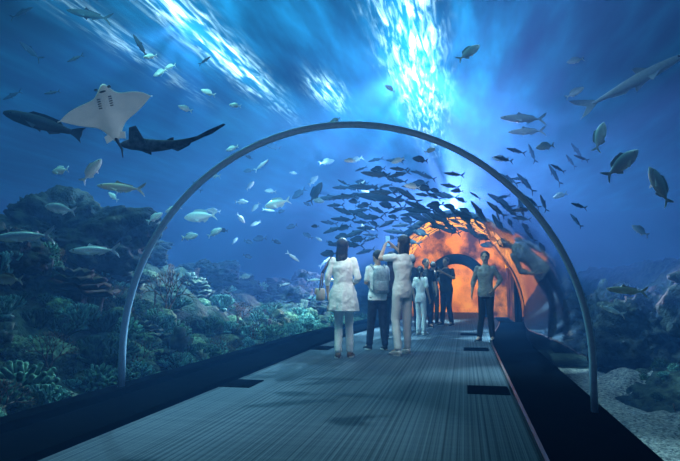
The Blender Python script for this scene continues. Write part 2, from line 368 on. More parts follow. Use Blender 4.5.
def c_tube():
    bm = bmesh.new()
    for k in range(9):
        a = random.uniform(0, 6.28); r0 = random.uniform(0, .12); x, y = math.cos(a) * r0, math.sin(a) * r0; h = random.uniform(.15, .36); rr = random.uniform(.03, .05)
        lean = Vector((x, y, 0)) * .8; rings = []
        for f, q in ((0, .7), (.3, .9), (.7, 1.05), (1, 1.2), (1, .85), (.6, .7)):
            rings.append(ering(Vector((x, y, h * f)) + lean * f, rr * q, rr * q, 12))
        loft(bm, rings)
    return bm
def c_fan():
    bm = bmesh.new()
    def rec(p, a, L, r, dpt):
        q = p + Vector((math.sin(a) * L, random.uniform(-.01, .01), math.cos(a) * L)); seg(bm, p, q, r, r * .8, 5, False)
        if dpt:
            rec(q, a - random.uniform(.2, .55), L * .85, r * .75, dpt - 1); rec(q, a + random.uniform(.2, .55), L * .85, r * .75, dpt - 1)
    rec(Vector((0, 0, -.05)), 0, .12, .018, 6); return bm
def c_bush():
    bm = bmesh.new(); bmesh.ops.create_icosphere(bm, subdivisions=3, radius=.17)
    vs_ = [v.co.copy() for v in bm.verts]
    for v in vs_:
        if v.z > -.06 and random.random() < .85:
            d = (v.normalized() + Vector((random.uniform(-.3, .3),) * 3)).normalized(); L_ = random.uniform(.03, .08)
            seg(bm, v * .95, v + d * L_, .022, .018, 5, False); sph(bm, v + d * L_, .019, u=6, v=4)
    return bm
kinds = [('staghorn_coral', c_branch, mat('coral_teal', (0.18, 0.38, 0.29), (0.03, 0.10, 0.08), .85, 0, 20, spec=.1, vary=True), 'branching'),
         ('brain_coral', c_brain, mat('coral_olive', (0.20, 0.27, 0.16), (0.03, 0.05, 0.03), .85, 0, 12, .6, 40, spec=.1, vary=True), 'rounded brain'),
         ('plate_coral', c_plate, mat('coral_brown', (0.10, 0.12, 0.08), (0.03, 0.04, 0.03), .85, 0, 15, spec=.1, vary=True), 'layered plate'),
         ('tube_sponge', c_tube, mat('sponge_grey', (0.20, 0.25, 0.19), (0.06, 0.08, 0.07), .85, 0, 18, spec=.1, vary=True), 'tube'),
         ('sea_fan', c_fan, mat('fan_rust', (0.20, 0.13, 0.08), (0.08, 0.05, 0.04), .85, 0, 18, spec=.1), 'flat fan'),
         ('bushy_coral', c_bush, mat('coral_green', (0.18, 0.36, 0.22), (0.03, 0.09, 0.07), .85, 0, 15, spec=.1, vary=True), 'bushy finger')]
protos = []
for nm, f, m, d in kinds:
    o = link(nm, f(), m, sm=nm != 'staghorn_coral'); protos.append([o, False, nm, d])
def coral(k, x, y, s, label, group, zo=-.02):
    pr = protos[k]
    if not pr[1]: o = pr[0]; pr[1] = True
    else: o = pr[0].copy(); col.objects.link(o)
    o.location = (x, y, hgt(x, y) + zo); o.scale = (s, s, s * random.uniform(.8, 1.1)); o.rotation_euler = (random.uniform(-.15, .15), random.uniform(-.15, .15), random.uniform(0, 6.28))
    tag(o, label, 'sponge' if k == 3 else 'coral', group); return o
named = [(5, -3.75, 4.6, 1.4, 'big green finger coral lowest at the left edge'), (1, -4.15, 5.3, 1.4, 'large round brain coral among the left foreground corals'), (0, -3.7, 5.7, 1.4, 'teal staghorn coral beside the ring foot at left'),
         (2, -4.6, 6.5, 1.3, 'wide plate coral low on the left rock mound'), (3, -3.75, 7.4, 1.4, 'grey tube sponge cluster inside the ring at left'), (4, -4.4, 8.4, 1.5, 'rust sea fan standing in the left coral bed')]
for k, x, y, s, lb in named: coral(k, x, y, s, lb, None)
for i in range(440):
    near = random.random() < .45
    y = random.uniform(3.6, 8.5) if near else random.uniform(8, 18.5)
    c = cx(y); d = 0.33 + random.random() ** 1.5 * (2.4 if near else 3.4)
    k = random.choices(range(6), (5, 7, 1, 2, 1, 6))[0]
    far = y > 10
    coral(k, c - 2.1 - d, y, random.uniform(.35, 1.05) * (1.15 if far else 1), ('dull ' if far else 'teal-lit ') + protos[k][3] + (' sponge' if k == 3 else ' coral') + (' on the hazy far half of the left reef' if far else ' on the near half of the left reef'), protos[k][2].replace('_', ' ') + (' colonies far left reef' if far else ' colonies near left reef'))
for i in range(80):
    y = random.uniform(5.5, 12); c = cx(y); d = 1.5 + random.random() * 2.6
    k = random.choices(range(6), (5, 4, 1, 2, 1, 5))[0]
    coral(k, c + 2.1 + d, y, random.uniform(.3, .8), 'shadowy ' + protos[k][3] + (' sponge' if k == 3 else ' coral') + ' on the reef to the right of the ring', protos[k][2].replace('_', ' ') + ' colonies right reef')

# ------------------------------------------------------------ fish
def fishmat(name, back, belly, rough=.35, metal=.25, spec=.5):
    m = bpy.data.materials.new(name); m.use_nodes = True; nt = m.node_tree; N = nt.nodes; L = nt.links; b = N['Principled BSDF']
    tc = N.new('ShaderNodeTexCoord'); sp = N.new('ShaderNodeSeparateXYZ'); L.new(tc.outputs['Object'], sp.inputs[0])
    mr = N.new('ShaderNodeMapRange'); mr.inputs['From Min'].default_value = -.06; mr.inputs['From Max'].default_value = .12; L.new(sp.outputs[2], mr.inputs['Value'])
    nz = N.new('ShaderNodeTexNoise'); nz.inputs['Scale'].default_value = 30; L.new(tc.outputs['Object'], nz.inputs['Vector'])
    f = mathn(N, L, 'ADD', mr.outputs[0], mathn(N, L, 'MULTIPLY_ADD', nz.outputs['Fac'], .4, -.2))
    rp = N.new('ShaderNodeValToRGB'); rp.color_ramp.elements[0].color = (*belly, 1); rp.color_ramp.elements[1].color = (*back, 1); L.new(f, rp.inputs[0])
    L.new(rp.outputs[0], b.inputs['Base Color']); b.inputs['Roughness'].default_value = rough; b.inputs['Metallic'].default_value = metal; b.inputs['Specular IOR Level'].default_value = spec
    return m
M_silver = fishmat('fish_silver', (.5, .65, .7), (.92, .96, .98)); M_dark = fishmat('fish_dark', (.015, .022, .03), (.06, .08, .10), .9, 0, .05); M_dull = fishmat('fish_dull', (.12, .17, .2), (.4, .45, .5), .5, 0)
M_tan = fishmat('fish_tan', (.25, .25, .18), (.6, .6, .5), .5, 0); M_sharkm = fishmat('shark_grey', (.10, .13, .16), (.45, .5, .52), .6, 0, .2)
M_eye = mat('eye_dark', (.01, .01, .012), rough=.1); M_skinray = mat('ray_belly', (.92, .95, .95), (.8, .86, .88), .5, 0, 6); M_raydark = mat('ray_dark', (.06, .08, .1), (.03, .04, .05), .6)
def body_profile(kind):
    if kind == 'deep': hs = [(.5, .012), (.46, .05), (.38, .105), (.25, .155), (.1, .17), (-.05, .155), (-.2, .105), (-.3, .05), (-.38, .028)]
    elif kind == 'slim': hs = [(.5, .01), (.45, .035), (.36, .06), (.2, .085), (.05, .09), (-.1, .08), (-.25, .05), (-.34, .022), (-.4, .015)]
    elif kind == 'grouper': hs = [(.5, .02), (.45, .045), (.35, .07), (.2, .085), (.05, .088), (-.1, .075), (-.22, .055), (-.32, .04), (-.38, .033)]
    elif kind == 'cat': hs = [(.5, .008), (.45, .035), (.38, .055), (.26, .068), (.14, .064), (.02, .052), (-.12, .038), (-.26, .026), (-.38, .016), (-.5, .007)]
    else: hs = [(.5, .008), (.44, .02), (.34, .036), (.18, .048), (.02, .05), (-.14, .04), (-.28, .025), (-.38, .014), (-.42, .010)]
    return hs
def fish_parts(kind):
    hs = body_profile(kind); wk = {'deep': .38, 'slim': .6, 'grouper': .6, 'shark': .95, 'cat': 1.0}[kind]
    b = bmesh.new(); loft(b, [ering(Vector((x, 0, 0)), h * wk, h, 14, Vector((0, 1, 0)), Vector((0, 0, 1))) for x, h in hs])
    H = max(h for _, h in hs); tx = hs[-1][0]; shk = kind in ('shark', 'cat')
    tail = bmesh.new(); T = {'deep': .15, 'slim': .14, 'grouper': .09, 'shark': .10, 'cat': .035}[kind]; notch = {'deep': .06, 'slim': .04, 'grouper': .14, 'shark': .05, 'cat': .1}[kind]
    if kind == 'cat': slab(tail, [(-.30, 0, .015), (-.44, 0, .036), (-.60, 0, .022), (-.62, 0, 0), (-.48, 0, -.02), (-.32, 0, -.015)], (0, 1, 0), .008)
    else: slab(tail, [(tx + .03, 0, .02), (tx - .07, 0, T * .75), (tx - .16, 0, T * 1.15), (tx - .13, 0, T * .6), (tx - notch, 0, 0), (tx - .13, 0, -T * .6), (tx - .16, 0, -T * (1.15 if kind != 'shark' else .7)), (tx - .07, 0, -T * .6), (tx + .03, 0, -.02)], (0, 1, 0), .008)
    dors = bmesh.new()
    if kind == 'shark': slab(dors, [(.14, 0, H * .85), (.05, 0, H * 2.0), (.02, 0, H * 2.0), (.03, 0, H * .9)], (0, 1, 0), .01)
    elif kind == 'cat': slab(dors, [(.02, 0, .04), (-.05, 0, .07), (-.08, 0, .07), (-.08, 0, .035)], (0, 1, 0), .01)
    elif kind == 'slim': slab(dors, [(.14, 0, H * .8), (.08, 0, H * 1.7), (.0, 0, H * 1.25), (-.28, 0, H * .75), (-.28, 0, .03), (0, 0, H * .8)], (0, 1, 0), .006)
    else: slab(dors, [(.22, 0, H * .85), (.15, 0, H * 1.35), (-.02, 0, H * 1.35), (-.2, 0, H * 1.1), (-.27, 0, H * .5), (-.1, 0, H * .7), (.1, 0, H * .9)], (0, 1, 0), .006)
    anal = bmesh.new(); slab(anal, [(-.06, 0, -H * .65), (-.13, 0, -H * 1.2), (-.25, 0, -H * .7), (-.27, 0, -H * .3)], (0, 1, 0), .006)
    pecs = []
    for s in (-1, 1):
        p = bmesh.new(); w_ = H * wk * .9; k = {'shark': 2.2, 'cat': 2.6}.get(kind, 1)
        if kind == 'cat': slab(p, [(.38, s * .04, -.01), (.32, s * .16, .13 if s > 0 else -.04), (.24, s * .18, .15 if s > 0 else -.06), (.18, s * .05, 0)], (0, -.6, .8) if s > 0 else (0, .3, 1), .01)
        else: slab(p, [(.2, s * w_, -H * .25), (.17, s * w_, -H * .45), (.04, s * (w_ + .05 * k), -H * (.75 + .35 * k)), (.03, s * (w_ + .035 * k), -H * .55)], (.1, s, .2), .006)
        pecs.append(p)
    eyes = []
    for s in (-1, 1):
        e = bmesh.new(); sph(e, (.40, s * H * wk * .62, H * .18), .016 if not shk else .01, (1, .6, 1), u=10, v=6); eyes.append(e)
    gills = []
    for s in (-1, 1):
        gill = bmesh.new(); yy = H * wk; xx = .27
        slab(gill, [(xx, s * yy * .95, H * .35), (xx - .012, s * yy * 1.04, 0), (xx, s * yy * .95, -H * .35), (xx - .006, s * yy * .95, -H * .35), (xx - .02, s * yy * 1.05, 0), (xx - .006, s * yy * .95, H * .35)], (0, 1, 0), .004)
        gills.append(gill)
    return b, [('tail_fin', tail), ('dorsal_fin', dors), ('anal_fin', anal), ('pectoral_fin', pecs[0]), ('pectoral_fin', pecs[1]), ('eye', eyes[0]), ('eye', eyes[1]), ('gill_cover', gills[0]), ('gill_cover', gills[1])]
FBIG, FSM = {}, {}
def place(o, px, py, D, ln, ang, yawk=0.0, roll=0.0):
    d = ray(px, py)
    t = 0.5
    while t < 40:                                     # where this line of sight leaves the walkway tube
        p = CAM + d * t
        if p.y > VY - .4: rr, oo, zz = VR + .5, VO, VZ
        else: rr, oo, zz = TR + .05, 0, ZC
        if math.hypot(p.x - cx(p.y) - oo, max(0, p.z - zz)) > rr: break
        t += .1
    D = max(D, t + .3 + ln * t / FP * .5)
    if t > VY - 1.5 : D = t + .3
    p = CAM + d * D
    zmin = hgt(p.x, p.y) + .12
    if p.z < zmin: p.z = zmin
    a = R(ang); nose = (RT * math.cos(a) + UP * math.sin(a) + FW * yawk).normalized()
    side = nose.cross(Vector((0, 0, 1)))
    if side.length < .2: side = FW.copy()
    side.normalize(); up = side.cross(nose).normalized(); yv = up.cross(nose)
    s = ln * D / FP * math.sqrt(1 + yawk * yawk)
    M = Matrix((nose, yv, up)).transposed().to_4x4()
    o.matrix_world = Matrix.Translation(p) @ M @ Matrix.Rotation(roll, 4, 'X') @ Matrix.Diagonal((s, s, s, 1))
def bigfish(kind, m, nm, px, py, D, ln, ang, label, yawk=0., roll=0., group=None):
    key = (kind, m.name)
    if key not in FBIG:
        root = empty(nm); b, ps = fish_parts(kind); link('body', b, m, root)
        for pn, pb in ps: link(pn, pb, M_eye if pn == 'eye' else m, root, False)
        FBIG[key] = root; o = root
    else: o = dup(FBIG[key]); o.name = nm
    place(o, px, py, D, ln, ang, yawk, roll); tag(o, label, 'shark' if kind == 'shark' else 'fish', group); return o
def smallfish(kind, m, nm, px, py, D, ln, ang, label, group, yawk=0.):
    key = (kind, m.name)
    if key not in FSM:
        b, ps = fish_parts(kind)
        for pn, pb in ps:
            me = bpy.data.meshes.new('t'); pb.to_mesh(me); b.from_mesh(me); pb.free()
        FSM[key] = link(nm, b, m); o = FSM[key]
    else: o = FSM[key].copy(); col.objects.link(o); o.name = nm
    place(o, px, py, D, ln, ang, yawk); tag(o, label, 'fish', group); return o
B = [('slim', M_silver, 'jackfish', 22, 236, 5.5, 58, 183, 'long silver fish with forked tail swimming left at the left edge'),
     ('slim', M_silver, 'jackfish', 93, 250, 6, 48, 181, 'silver fish swimming left just above the coral bed, tail near the ring'),
     ('deep', M_silver, 'bream', 60, 208, 6.0, 30, 170, 'silver oval fish in front of the dark rock mound'),
     ('deep', M_silver, 'bream', 92, 170, 6, 30, 50, 'bright silver fish angled steeply upward below the ray'),
     ('deep', M_tan, 'bream', 7, 279, 5.2, 30, 178, 'tan fish cut off by the left edge above the corals'),
     ('grouper', M_dark, 'grouper', 42, 123, 6.4, 80, 164, 'long dark fish with pale belly left of the white ray'),
     ('slim', M_tan, 'jackfish', 120, 187, 6.8, 46, 175, 'dull slender fish hovering over the rock mound top'),
     ('deep', M_silver, 'bream', 200, 216, 10, 32, 185, 'bright silver fish just inside the ring at left'),
     ('deep', M_silver, 'bream', 622, 163, 5.5, 42, 40, 'large silver fish rising to the right, upper right of the ring'),
     ('deep', M_silver, 'bream', 659, 185, 5.5, 42, 118, 'silver fish tilted nose up near the right edge'),
     ('deep', M_silver, 'bream', 600, 136, 6.5, 30, 75, 'pale fish pointing almost straight up right of the ring'),
     ('deep', M_silver, 'bream', 469, 52, 7.5, 26, 35, 'lone silver fish high above the ring near the bright surface'),
     ('slim', M_tan, 'jackfish', 626, 290, 6.5, 40, 175, 'dim fish low at right in front of the dark rocks'),
     ('slim', M_silver, 'jackfish', 612, 310, 7, 26, 160, 'small dim fish below the dim fish at right'),
     ('shark', M_sharkm, 'reef_shark', 636, 80, 9.5, 118, 28, 'large dusky shark cruising at the upper right corner'),
     ('slim', M_dark, 'jackfish', 88, 14, 9, 44, 168, 'slim dark fish highest at the upper left near the surface'),
     ('slim', M_dark, 'jackfish', 378, 197, 11, 44, 172, 'biggest dark fish directly under the top of the ring'),
     ('deep', M_silver, 'bream', 277, 203, 10.5, 26, 195, 'silver fish in open blue water left of centre inside the ring'),
     ('deep', M_dark, 'bream', 316, 192, 10.5, 24, 60, 'dark fish pointing upward above the woman in white'),
     ('slim', M_dull, 'jackfish', 522, 118, 10, 44, 178, 'ghostly pale fish above the right shoulder of the ring'),
     ('slim', M_dull, 'jackfish', 526, 131, 10.5, 36, 182, 'second ghostly pale fish, just below the other by the right shoulder of the ring')]
for b in B: bigfish(*b)
for px, py, ln, ang in ((60, 170, 20, 185), (113, 196, 13, 140), (155, 217, 18, 30), (173, 209, 16, 200), (190, 236, 18, 10), (215, 232, 16, 30), (185, 108, 14, 160), (160, 72, 16, 200), (150, 56, 13, 190), (122, 190, 12, 20), (232, 148, 13, 200), (170, 66, 12, 190), (208, 92, 14, 160), (235, 105, 12, 170)):
    smallfish('deep', M_silver, 'silver_fish', px, py, random.uniform(7, 10), ln, ang, 'small bright silver fish scattered over the left side of the tank', 'small silver fish over the left reef', random.uniform(-.4, .4))
for px, py, ln, ang in ((30, 50, 30, 140), (140, 45, 24, 120), (22, 12, 26, 20), (75, 58, 18, 200), (205, 60, 14, 30), (12, 95, 22, 200), (52, 92, 16, 190)):
    smallfish('slim', M_dark, 'dark_fish', px, py, random.uniform(8, 11), ln, ang, 'dark slender fish silhouette in the upper left water', 'dark fish upper left', random.uniform(-.3, .3))
pts_ = []
for i in range(300):
    if len(pts_) >= 46: break
    px = random.gauss(282, 42); py = random.gauss(222, 40)
    if not (196 < px < 385 and 145 < py < 295) or any(math.hypot(px - a, py - b) < 11 for a, b in pts_): continue
    pts_.append((px, py)); k = random.choice((0, 1, 1, 2, 2))
    smallfish('deep' if k else 'slim', (M_silver, M_dull, M_dark)[k], ('silver_fish', 'dull_fish', 'dark_fish')[k], px, py, random.uniform(10, 17), random.uniform(7, 17), random.choice((random.gauss(180, 25), random.gauss(10, 30))), 'small ' + ('pale', 'dull grey', 'dark')[k] + ' fish in the loose school left of the visitors inside the ring', ('pale', 'dull grey', 'dark')[k] + ' fish school inside the ring', random.uniform(-.5, .5))
pts_ = []
for i in range(900):
    if len(pts_) >= 150: break
    t = random.random() ** .9; px = 338 + 205 * t + random.gauss(0, 9); py = 205 + 75 * t ** 2.4 + random.gauss(0, 18)
    if any(abs(px - a) < 9 and abs(py - b) < 4 for a, b in pts_): continue
    if px > 492 and py > 250: continue
    pts_.append((px, py)); q = random.random() < .3
    smallfish('deep' if q else 'slim', M_dark, 'schooling_fish', px, py, random.uniform(9.0, 14), random.uniform(10, 18) if q else random.uniform(12, 30), 178 - 60 * t ** 1.6 + random.gauss(0, 14), 'dark ' + ('oval' if q else 'slender') + ' fish in the dense school curving around the orange vault', 'dark ' + ('oval' if q else 'slender') + ' fish school above the visitors', random.uniform(-.4, .4))
for i in range(20):
    px = random.uniform(500, 585); py = random.uniform(150, 230)
    smallfish('slim', M_dark, 'dark_fish', px, py, random.uniform(8, 12), random.uniform(12, 26), random.gauss(150, 30), 'dark fish silhouette around the right side of the ring', 'dark fish right of the ring', random.uniform(-.3, .3))
for px, py, ln, ang in ((398, 160, 14, 200), (412, 186, 16, 170), (430, 150, 12, 20), (500, 158, 16, 170), (545, 146, 20, 190), (575, 92, 18, 30), (560, 195, 14, 200), (640, 230, 20, 150), (350, 160, 12, 180), (390, 88, 12, 150), (335, 120, 12, 200), (575, 60, 16, 190)):
    smallfish('deep', M_dull, 'dull_fish', px, py, random.uniform(8, 12), ln, ang, 'small dull fish in the open water above and right of the ring', 'small dull fish at upper right', random.uniform(-.4, .4))

# ray, belly towards the tunnel
def make_ray():
    root = empty('eagle_ray'); bm = bmesh.new(); n = 40; rows = []
    for i in range(n + 1):
        s = -1 + 2 * i / n; a = abs(s)
        xl = .18 - .02 * a - .08 * a ** 2 - .12 * a ** 5 + .17 * math.exp(-(s / .17) ** 2)
        xt = -.22 + .22 * a ** 1.1 - .04 * math.sin(a * math.pi) - .22 * math.exp(-(s / .19) ** 2)
        if a > .97: xl = (xl + xt) / 2 + .006; xt = xl - .012
        th = .012 + .075 * math.exp(-(s / .22) ** 2) + .015 * (1 - a)
        zc = -.10 * a ** 2.2
        row = []
        for k in range(16):
            t = 2 * math.pi * k / 16; u = (1 + math.cos(t)) / 2
            row.append(Vector((xt + (xl - xt) * u, s * .5, zc + th * .5 * math.sin(t) * (math.sin(math.pi * min(1, u * .9 + .05)) ** .5))))
        rows.append(row)
    loft(bm, rows)
    link('body', bm, M_skinray, root)
    bm = bmesh.new(); seg(bm, (-.4, 0, 0), (-.55, .03, .0), .02, .01, 8); seg(bm, (-.55, .03, 0), (-.66, .02, 0), .01, .004, 8); link('tail', bm, M_raydark, root)
    bm = bmesh.new(); sph(bm, (.23, 0, -.045), .035, (.35, 1, .35)); link('mouth', bm, M_raydark, root)
    for s in (-1, 1):
        bm = bmesh.new(); sph(bm, (.28, s * .07, -.03), .018); link('eye', bm, M_eye, root)
        for q in range(5):
            bm = bmesh.new(); box(bm, .14 - q * .03, .146 - q * .03, s * .06 - .016, s * .06 + .016, -.055, -.042)
            link('gill_slit', bm, M_raydark, root, False)
        bm = bmesh.new(); slab(bm, [(-.3, s * .03, 0), (-.34, s * .11, -.01), (-.43, s * .1, -.01), (-.4, s * .03, 0)], (0, 0, 1), .012); link('pelvic_fin', bm, M_skinray, root, False)
    return root
o = make_ray(); tag(o, 'white bellied ray gliding nose up against the glass at upper left', 'ray')
rp_ = CAM + ray(109, 109) * 5.2; a = R(104); xa = (RT * math.cos(a) + UP * math.sin(a)); za = (FW * .93 + UP * .35); ya = za.cross(xa).normalized(); za = xa.cross(ya).normalized()
sc = 98 / .98 * 5.2 / FP
o.matrix_world = Matrix.Translation(rp_) @ Matrix((xa, ya, za)).transposed().to_4x4() @ Matrix.Diagonal((sc * .76, sc, sc, 1))
# long tailed dark shark, bending
def bent(px, py, D, ln, ang, label):
    root = empty('carpet_shark'); b, ps = fish_parts('cat')
    M_sp = mat('spotted_dark', (.05, .065, .08), (.012, .02, .028), .8, 0, 22, spec=.1)
    def bend(bmx):
        for v in bmx.verts:
            v.co.z += -.35 * max(0, .3 - v.co.x) * .5 + .40 * max(0, .3 - v.co.x) ** 2
    bmesh.ops.subdivide_edges(b, edges=[e for e in b.edges if abs(e.verts[0].co.x - e.verts[1].co.x) > .04], cuts=2)
    bend(b); link('body', b, M_sp, root)
    for pn, pb in ps: bend(pb); link(pn, pb, M_eye if pn == 'eye' else M_sp, root, False)
    place(root, px, py, D, ln, ang, .15); tag(root, label, 'shark')
bent(166, 143, 5.0, 98, 180, 'dark long tailed shark swimming left right below the white ray')

# ------------------------------------------------------------ people
M_sk = mat('skin_light', (.52, .33, .24), (.47, .29, .2), .5, 0, 10); M_sk2 = mat('skin_tan', (.36, .22, .15), (.32, .19, .12), .5, 0, 10)
M_hair = mat('hair_dark', (.025, .016, .012), (.01, .007, .006), .45, 0, 60, .5, 90, stretch=(1, 1, .1)); M_hairb = mat('hair_brown', (.04, .022, .013), (.012, .008, .006), .45, 0, 60, .5, 90, stretch=(1, 1, .1))
M_lip = mat('lips', (.35, .1, .09)); M_white = mat('cloth_white', (.94, .95, .92), (.86, .87, .87), .8, 0, 9, .3, 14); M_jean = mat('denim', (.03, .045, .09), (.015, .022, .05), .85, 0, 16, .4, 20)
M_grey = mat('cloth_grey', (.42, .46, .5), (.26, .29, .33), .85, 0, 24, .4, 18); M_lgrey = mat('cloth_pale_grey', (.72, .73, .71), (.64, .66, .66), .85, 0, 9, .3, 14)
M_blk = mat('cloth_black', (.02, .022, .03), (.012, .013, .018), .8, 0, 12, .2, 18); M_olive = mat('cloth_taupe', (.34, .31, .28), (.24, .22, .20), .85, 0, 14, .4, 18)
M_beige = mat('cloth_beige', (.30, .20, .12), (.22, .15, .09), .85); M_shoe = mat('shoe_white', (.6, .6, .58)); M_brown = mat('leather_brown', (.22, .12, .07), (.14, .07, .04), .5); M_cream = mat('leather_cream', (.62, .55, .48), (.5, .44, .38), .5)
M_plum = mat('cloth_plum', (.10, .05, .07), (.06, .03, .045), .85, 0, 12, .3, 18)
M_phone = mat('phone_black', (.01, .01, .012), rough=.2); M_screen = mat('phone_screen', (.1, .3, .5), emit=(.2, .5, .9), es=1.0)
def person(label, px, py, H, rz, top, bottom, shoe, hair=M_hair, skin=M_sk, hairstyle='long', el=((-.215, -.03, 1.13), (.215, -.03, 1.13)), wr=((-.225, .06, .90), (.225, .06, .90)),
           kn=((-.08, .03, .49), (.08, .03, .49)), an=((-.085, -.01, .085), (.085, -.01, .085)), lean=(0, 0), head=(0, 0), hem=.84, flare=0.0, sleeve=.9, loose=1.0, palmn=None, legr=.9, loc=None, slim=.86):
    p = G(px, py) if loc is None else Vector(loc)
    root = empty('person', (p.x, p.y, 0), rz); s_ = H / 1.7; root.scale = (s_, s_, s_); tag(root, label, 'person')
    def ln(v):
        v = Vector(v); k = max(0, v.z - .95); return v + Vector((lean[0] * k, lean[1] * k, 0))
    sh = [ln((-.172 * slim, 0, 1.385)), ln((.172 * slim, 0, 1.385))]; el = [Vector(v) for v in el]; wr = [Vector(v) for v in wr]; kn = [Vector(v) for v in kn]; an = [Vector(v) for v in an]
    hips = [Vector((-.085 * slim, 0, .9)), Vector((.085 * slim, 0, .9))]
    T = [(.84, .145, .10), (.92, .155, .11), (1.0, .135, .095), (1.08, .120, .088), (1.18, .132, .098), (1.28, .152, .105), (1.36, .160, .09), (1.42, .10, .065), (1.46, .055, .055)]
    T = [(z, a * slim, b_ * slim) for z, a, b_ in T]
    hc = ln((0, .015, 1.59)); HR = Matrix.Rotation(head[0], 3, 'Z') @ Matrix.Rotation(head[1], 3, 'X')
    bm = bmesh.new(); loft(bm, [ering(ln((0, 0, z)), a, b, 20) for z, a, b in T])
    seg(bm, ln((0, -.005, 1.40)), hc + Vector((0, -.02, -.06)), .054, .048)
    def hp(v): return hc + HR @ Vector(v)
    sph(bm, hp((0, -.008, .015)), .1, (.76, .93, 1.0), HR, 18, 14); sph(bm, hp((0, .022, -.05)), .062, (.86, .95, .95), HR); sph(bm, hp((0, .055, -.085)), .024, (1.1, .9, .8), HR)
    seg(bm, hp((0, .083, .02)), hp((0, .103, -.022)), .010, .015, 8); sph(bm, hp((0, .078, .033)), .02, (2.2, .6, .5), HR)
    for q in (-1, 1): sph(bm, hp((q * .078, -.005, -.005)), .028, (.3, .7, 1.1), HR, 8, 6); sph(bm, hp((q * .012, .092, -.022)), .01)
    for i in (0, 1):
        q = -1 if i == 0 else 1
        seg(bm, sh[i], el[i], .044, .035); seg(bm, el[i], wr[i], .034, .023)
        d = (wr[i] - el[i]).normalized(); nrm = Vector(palmn[i]) if palmn else Vector((-q, 0, 0)); nrm = (nrm - d * nrm.dot(d)); nrm = nrm.normalized() if nrm.length > .1 else d.orthogonal().normalized(); wv = d.cross(nrm)
        fw = 1 if wv.dot(Vector((0, 1, .3))) > 0 else -1; tv = wv * fw   # thumb side
        for k in range(4):
            off = tv * (.027 - .018 * k); kb = wr[i] + d * .085 + off
            seg(bm, wr[i] + d * .005 + off * .6, kb, .015, .012, 8)
            fl = (.072, .08, .075, .058)[k]; d1 = (d + nrm * .25).normalized(); d2 = (d + nrm * .75).normalized(); d3 = (d + nrm * 1.3).normalized()
            off2 = tv * (.004 - .003 * k); a1_ = kb + d1 * fl * .42 + off2; a2_ = a1_ + d2 * fl * .33; a3_ = a2_ + d3 * fl * .25
            seg(bm, kb, a1_, .0095, .009, 8); seg(bm, a1_, a2_, .009, .0085, 8); seg(bm, a2_, a3_, .0085, .0075, 8)
        tb = wr[i] + d * .025 + tv * .02; t1 = tb + (d * .6 + tv * .8 + nrm * .2).normalized() * .045; t2 = t1 + (d * .9 + tv * .4 + nrm * .3).normalized() * .035
        seg(bm, tb, t1, .014, .011, 8); seg(bm, t1, t2, .011, .009, 8)
        seg(bm, hips[i], kn[i], .074, .05); seg(bm, kn[i], kn[i].lerp(an[i], .35), .047, .048); seg(bm, kn[i].lerp(an[i], .35), an[i], .048, .032)
        seg(bm, an[i], an[i] + Vector((q * .015, .13, -.05)), .034, .026)
    b = link('body', bm, skin, root); remesh(b, .0085, 2)
    for q in (-1, 1):
        bm = bmesh.new(); sph(bm, hp((q * .03, .083, .012)), .011, (1.3, .6, .8), HR, 10, 6); link('eye', bm, M_eye, root)
    bm = bmesh.new(); sph(bm, hp((0, .086, -.052)), .02, (1.1, .35, .35), HR, 10, 6); link('mouth', bm, M_lip, root)
    bm = bmesh.new(); sph(bm, hp((0, -.022, .033)), .102, (.86, .94, .94), HR, 18, 12)
    if hairstyle == 'long':
        loft(bm, [ering(hp((0, y, z)), a, bb, 16) for z, y, a, bb in ((.02, -.03, .080, .075), (-.06, -.045, .086, .055), (-.14, -.06, .088, .040), (-.20, -.075, .080, .030), (-.27, -.08, .055, .018))])
    elif hairstyle == 'bun': sph(bm, hp((0, -.10, .08)), .045)
    elif hairstyle == 'tail': seg(bm, hp((0, -.10, .04)), hp((0, -.15, -.06)), .03, .035); seg(bm, hp((0, -.15, -.06)), hp((0, -.14, -.2)), .035, .014)
    h = link('hair', bm, hair, root); remesh(h, .010, 2, .020)
    bm = bmesh.new(); rings = []
    zs = [hem] + [z for z in (.92, 1.0, 1.08, 1.18, 1.28, 1.36, 1.41) if z > hem + .03]
    if hem < .8: zs = [hem, hem + .08, (hem + .9) / 2] + [z for z in zs if z >= .92]
    for z in zs:
        zz = max(.84, z); a = bb = None
        for (z0, a0, b0), (z1, a1_, b1) in zip(T, T[1:]):
            if z0 <= zz <= z1: t = (zz - z0) / (z1 - z0); a = a0 + (a1_ - a0) * t; bb = b0 + (b1 - b0) * t; break
        f = flare * max(0, 1.1 - z)
        r_ = ering(ln((0, 0, z)), (a + .014) * (loose if z < 1.3 else 1) + f, (bb + .014) * (loose if z < 1.3 else 1) + f, 28)
        if flare:
            c0 = ln((0, 0, z)); r_ = [c0 + (v - c0) * (1 + .10 * math.sin(j * 2 * math.pi * 7 / 28) * max(0, 1.1 - z) * 2) for j, v in enumerate(r_)]
        rings.append(r_)
    rings.append(ering(ln((0, 0, 1.435)), .07, .06, 28)); loft(bm, rings)
    for i in (0, 1):
        if sleeve <= 1:
            e = sh[i].lerp(el[i], sleeve); seg(bm, sh[i], e, .054, .052)
        else:
            seg(bm, sh[i], el[i], .054, .047); seg(bm, el[i], el[i].lerp(wr[i], sleeve - 1), .047, .038)
    t_ = link('shirt' if hem > .8 else 'tunic', bm, top, root); remesh(t_, .010, 2, .028)
    bm = bmesh.new(); loft(bm, [ering((0, 0, z), a * slim, bb * slim, 24) for z, a, bb in ((.80, .150, .115), (.86, .168, .125), (.92, .172, .128), (1.0, .152, .112))])
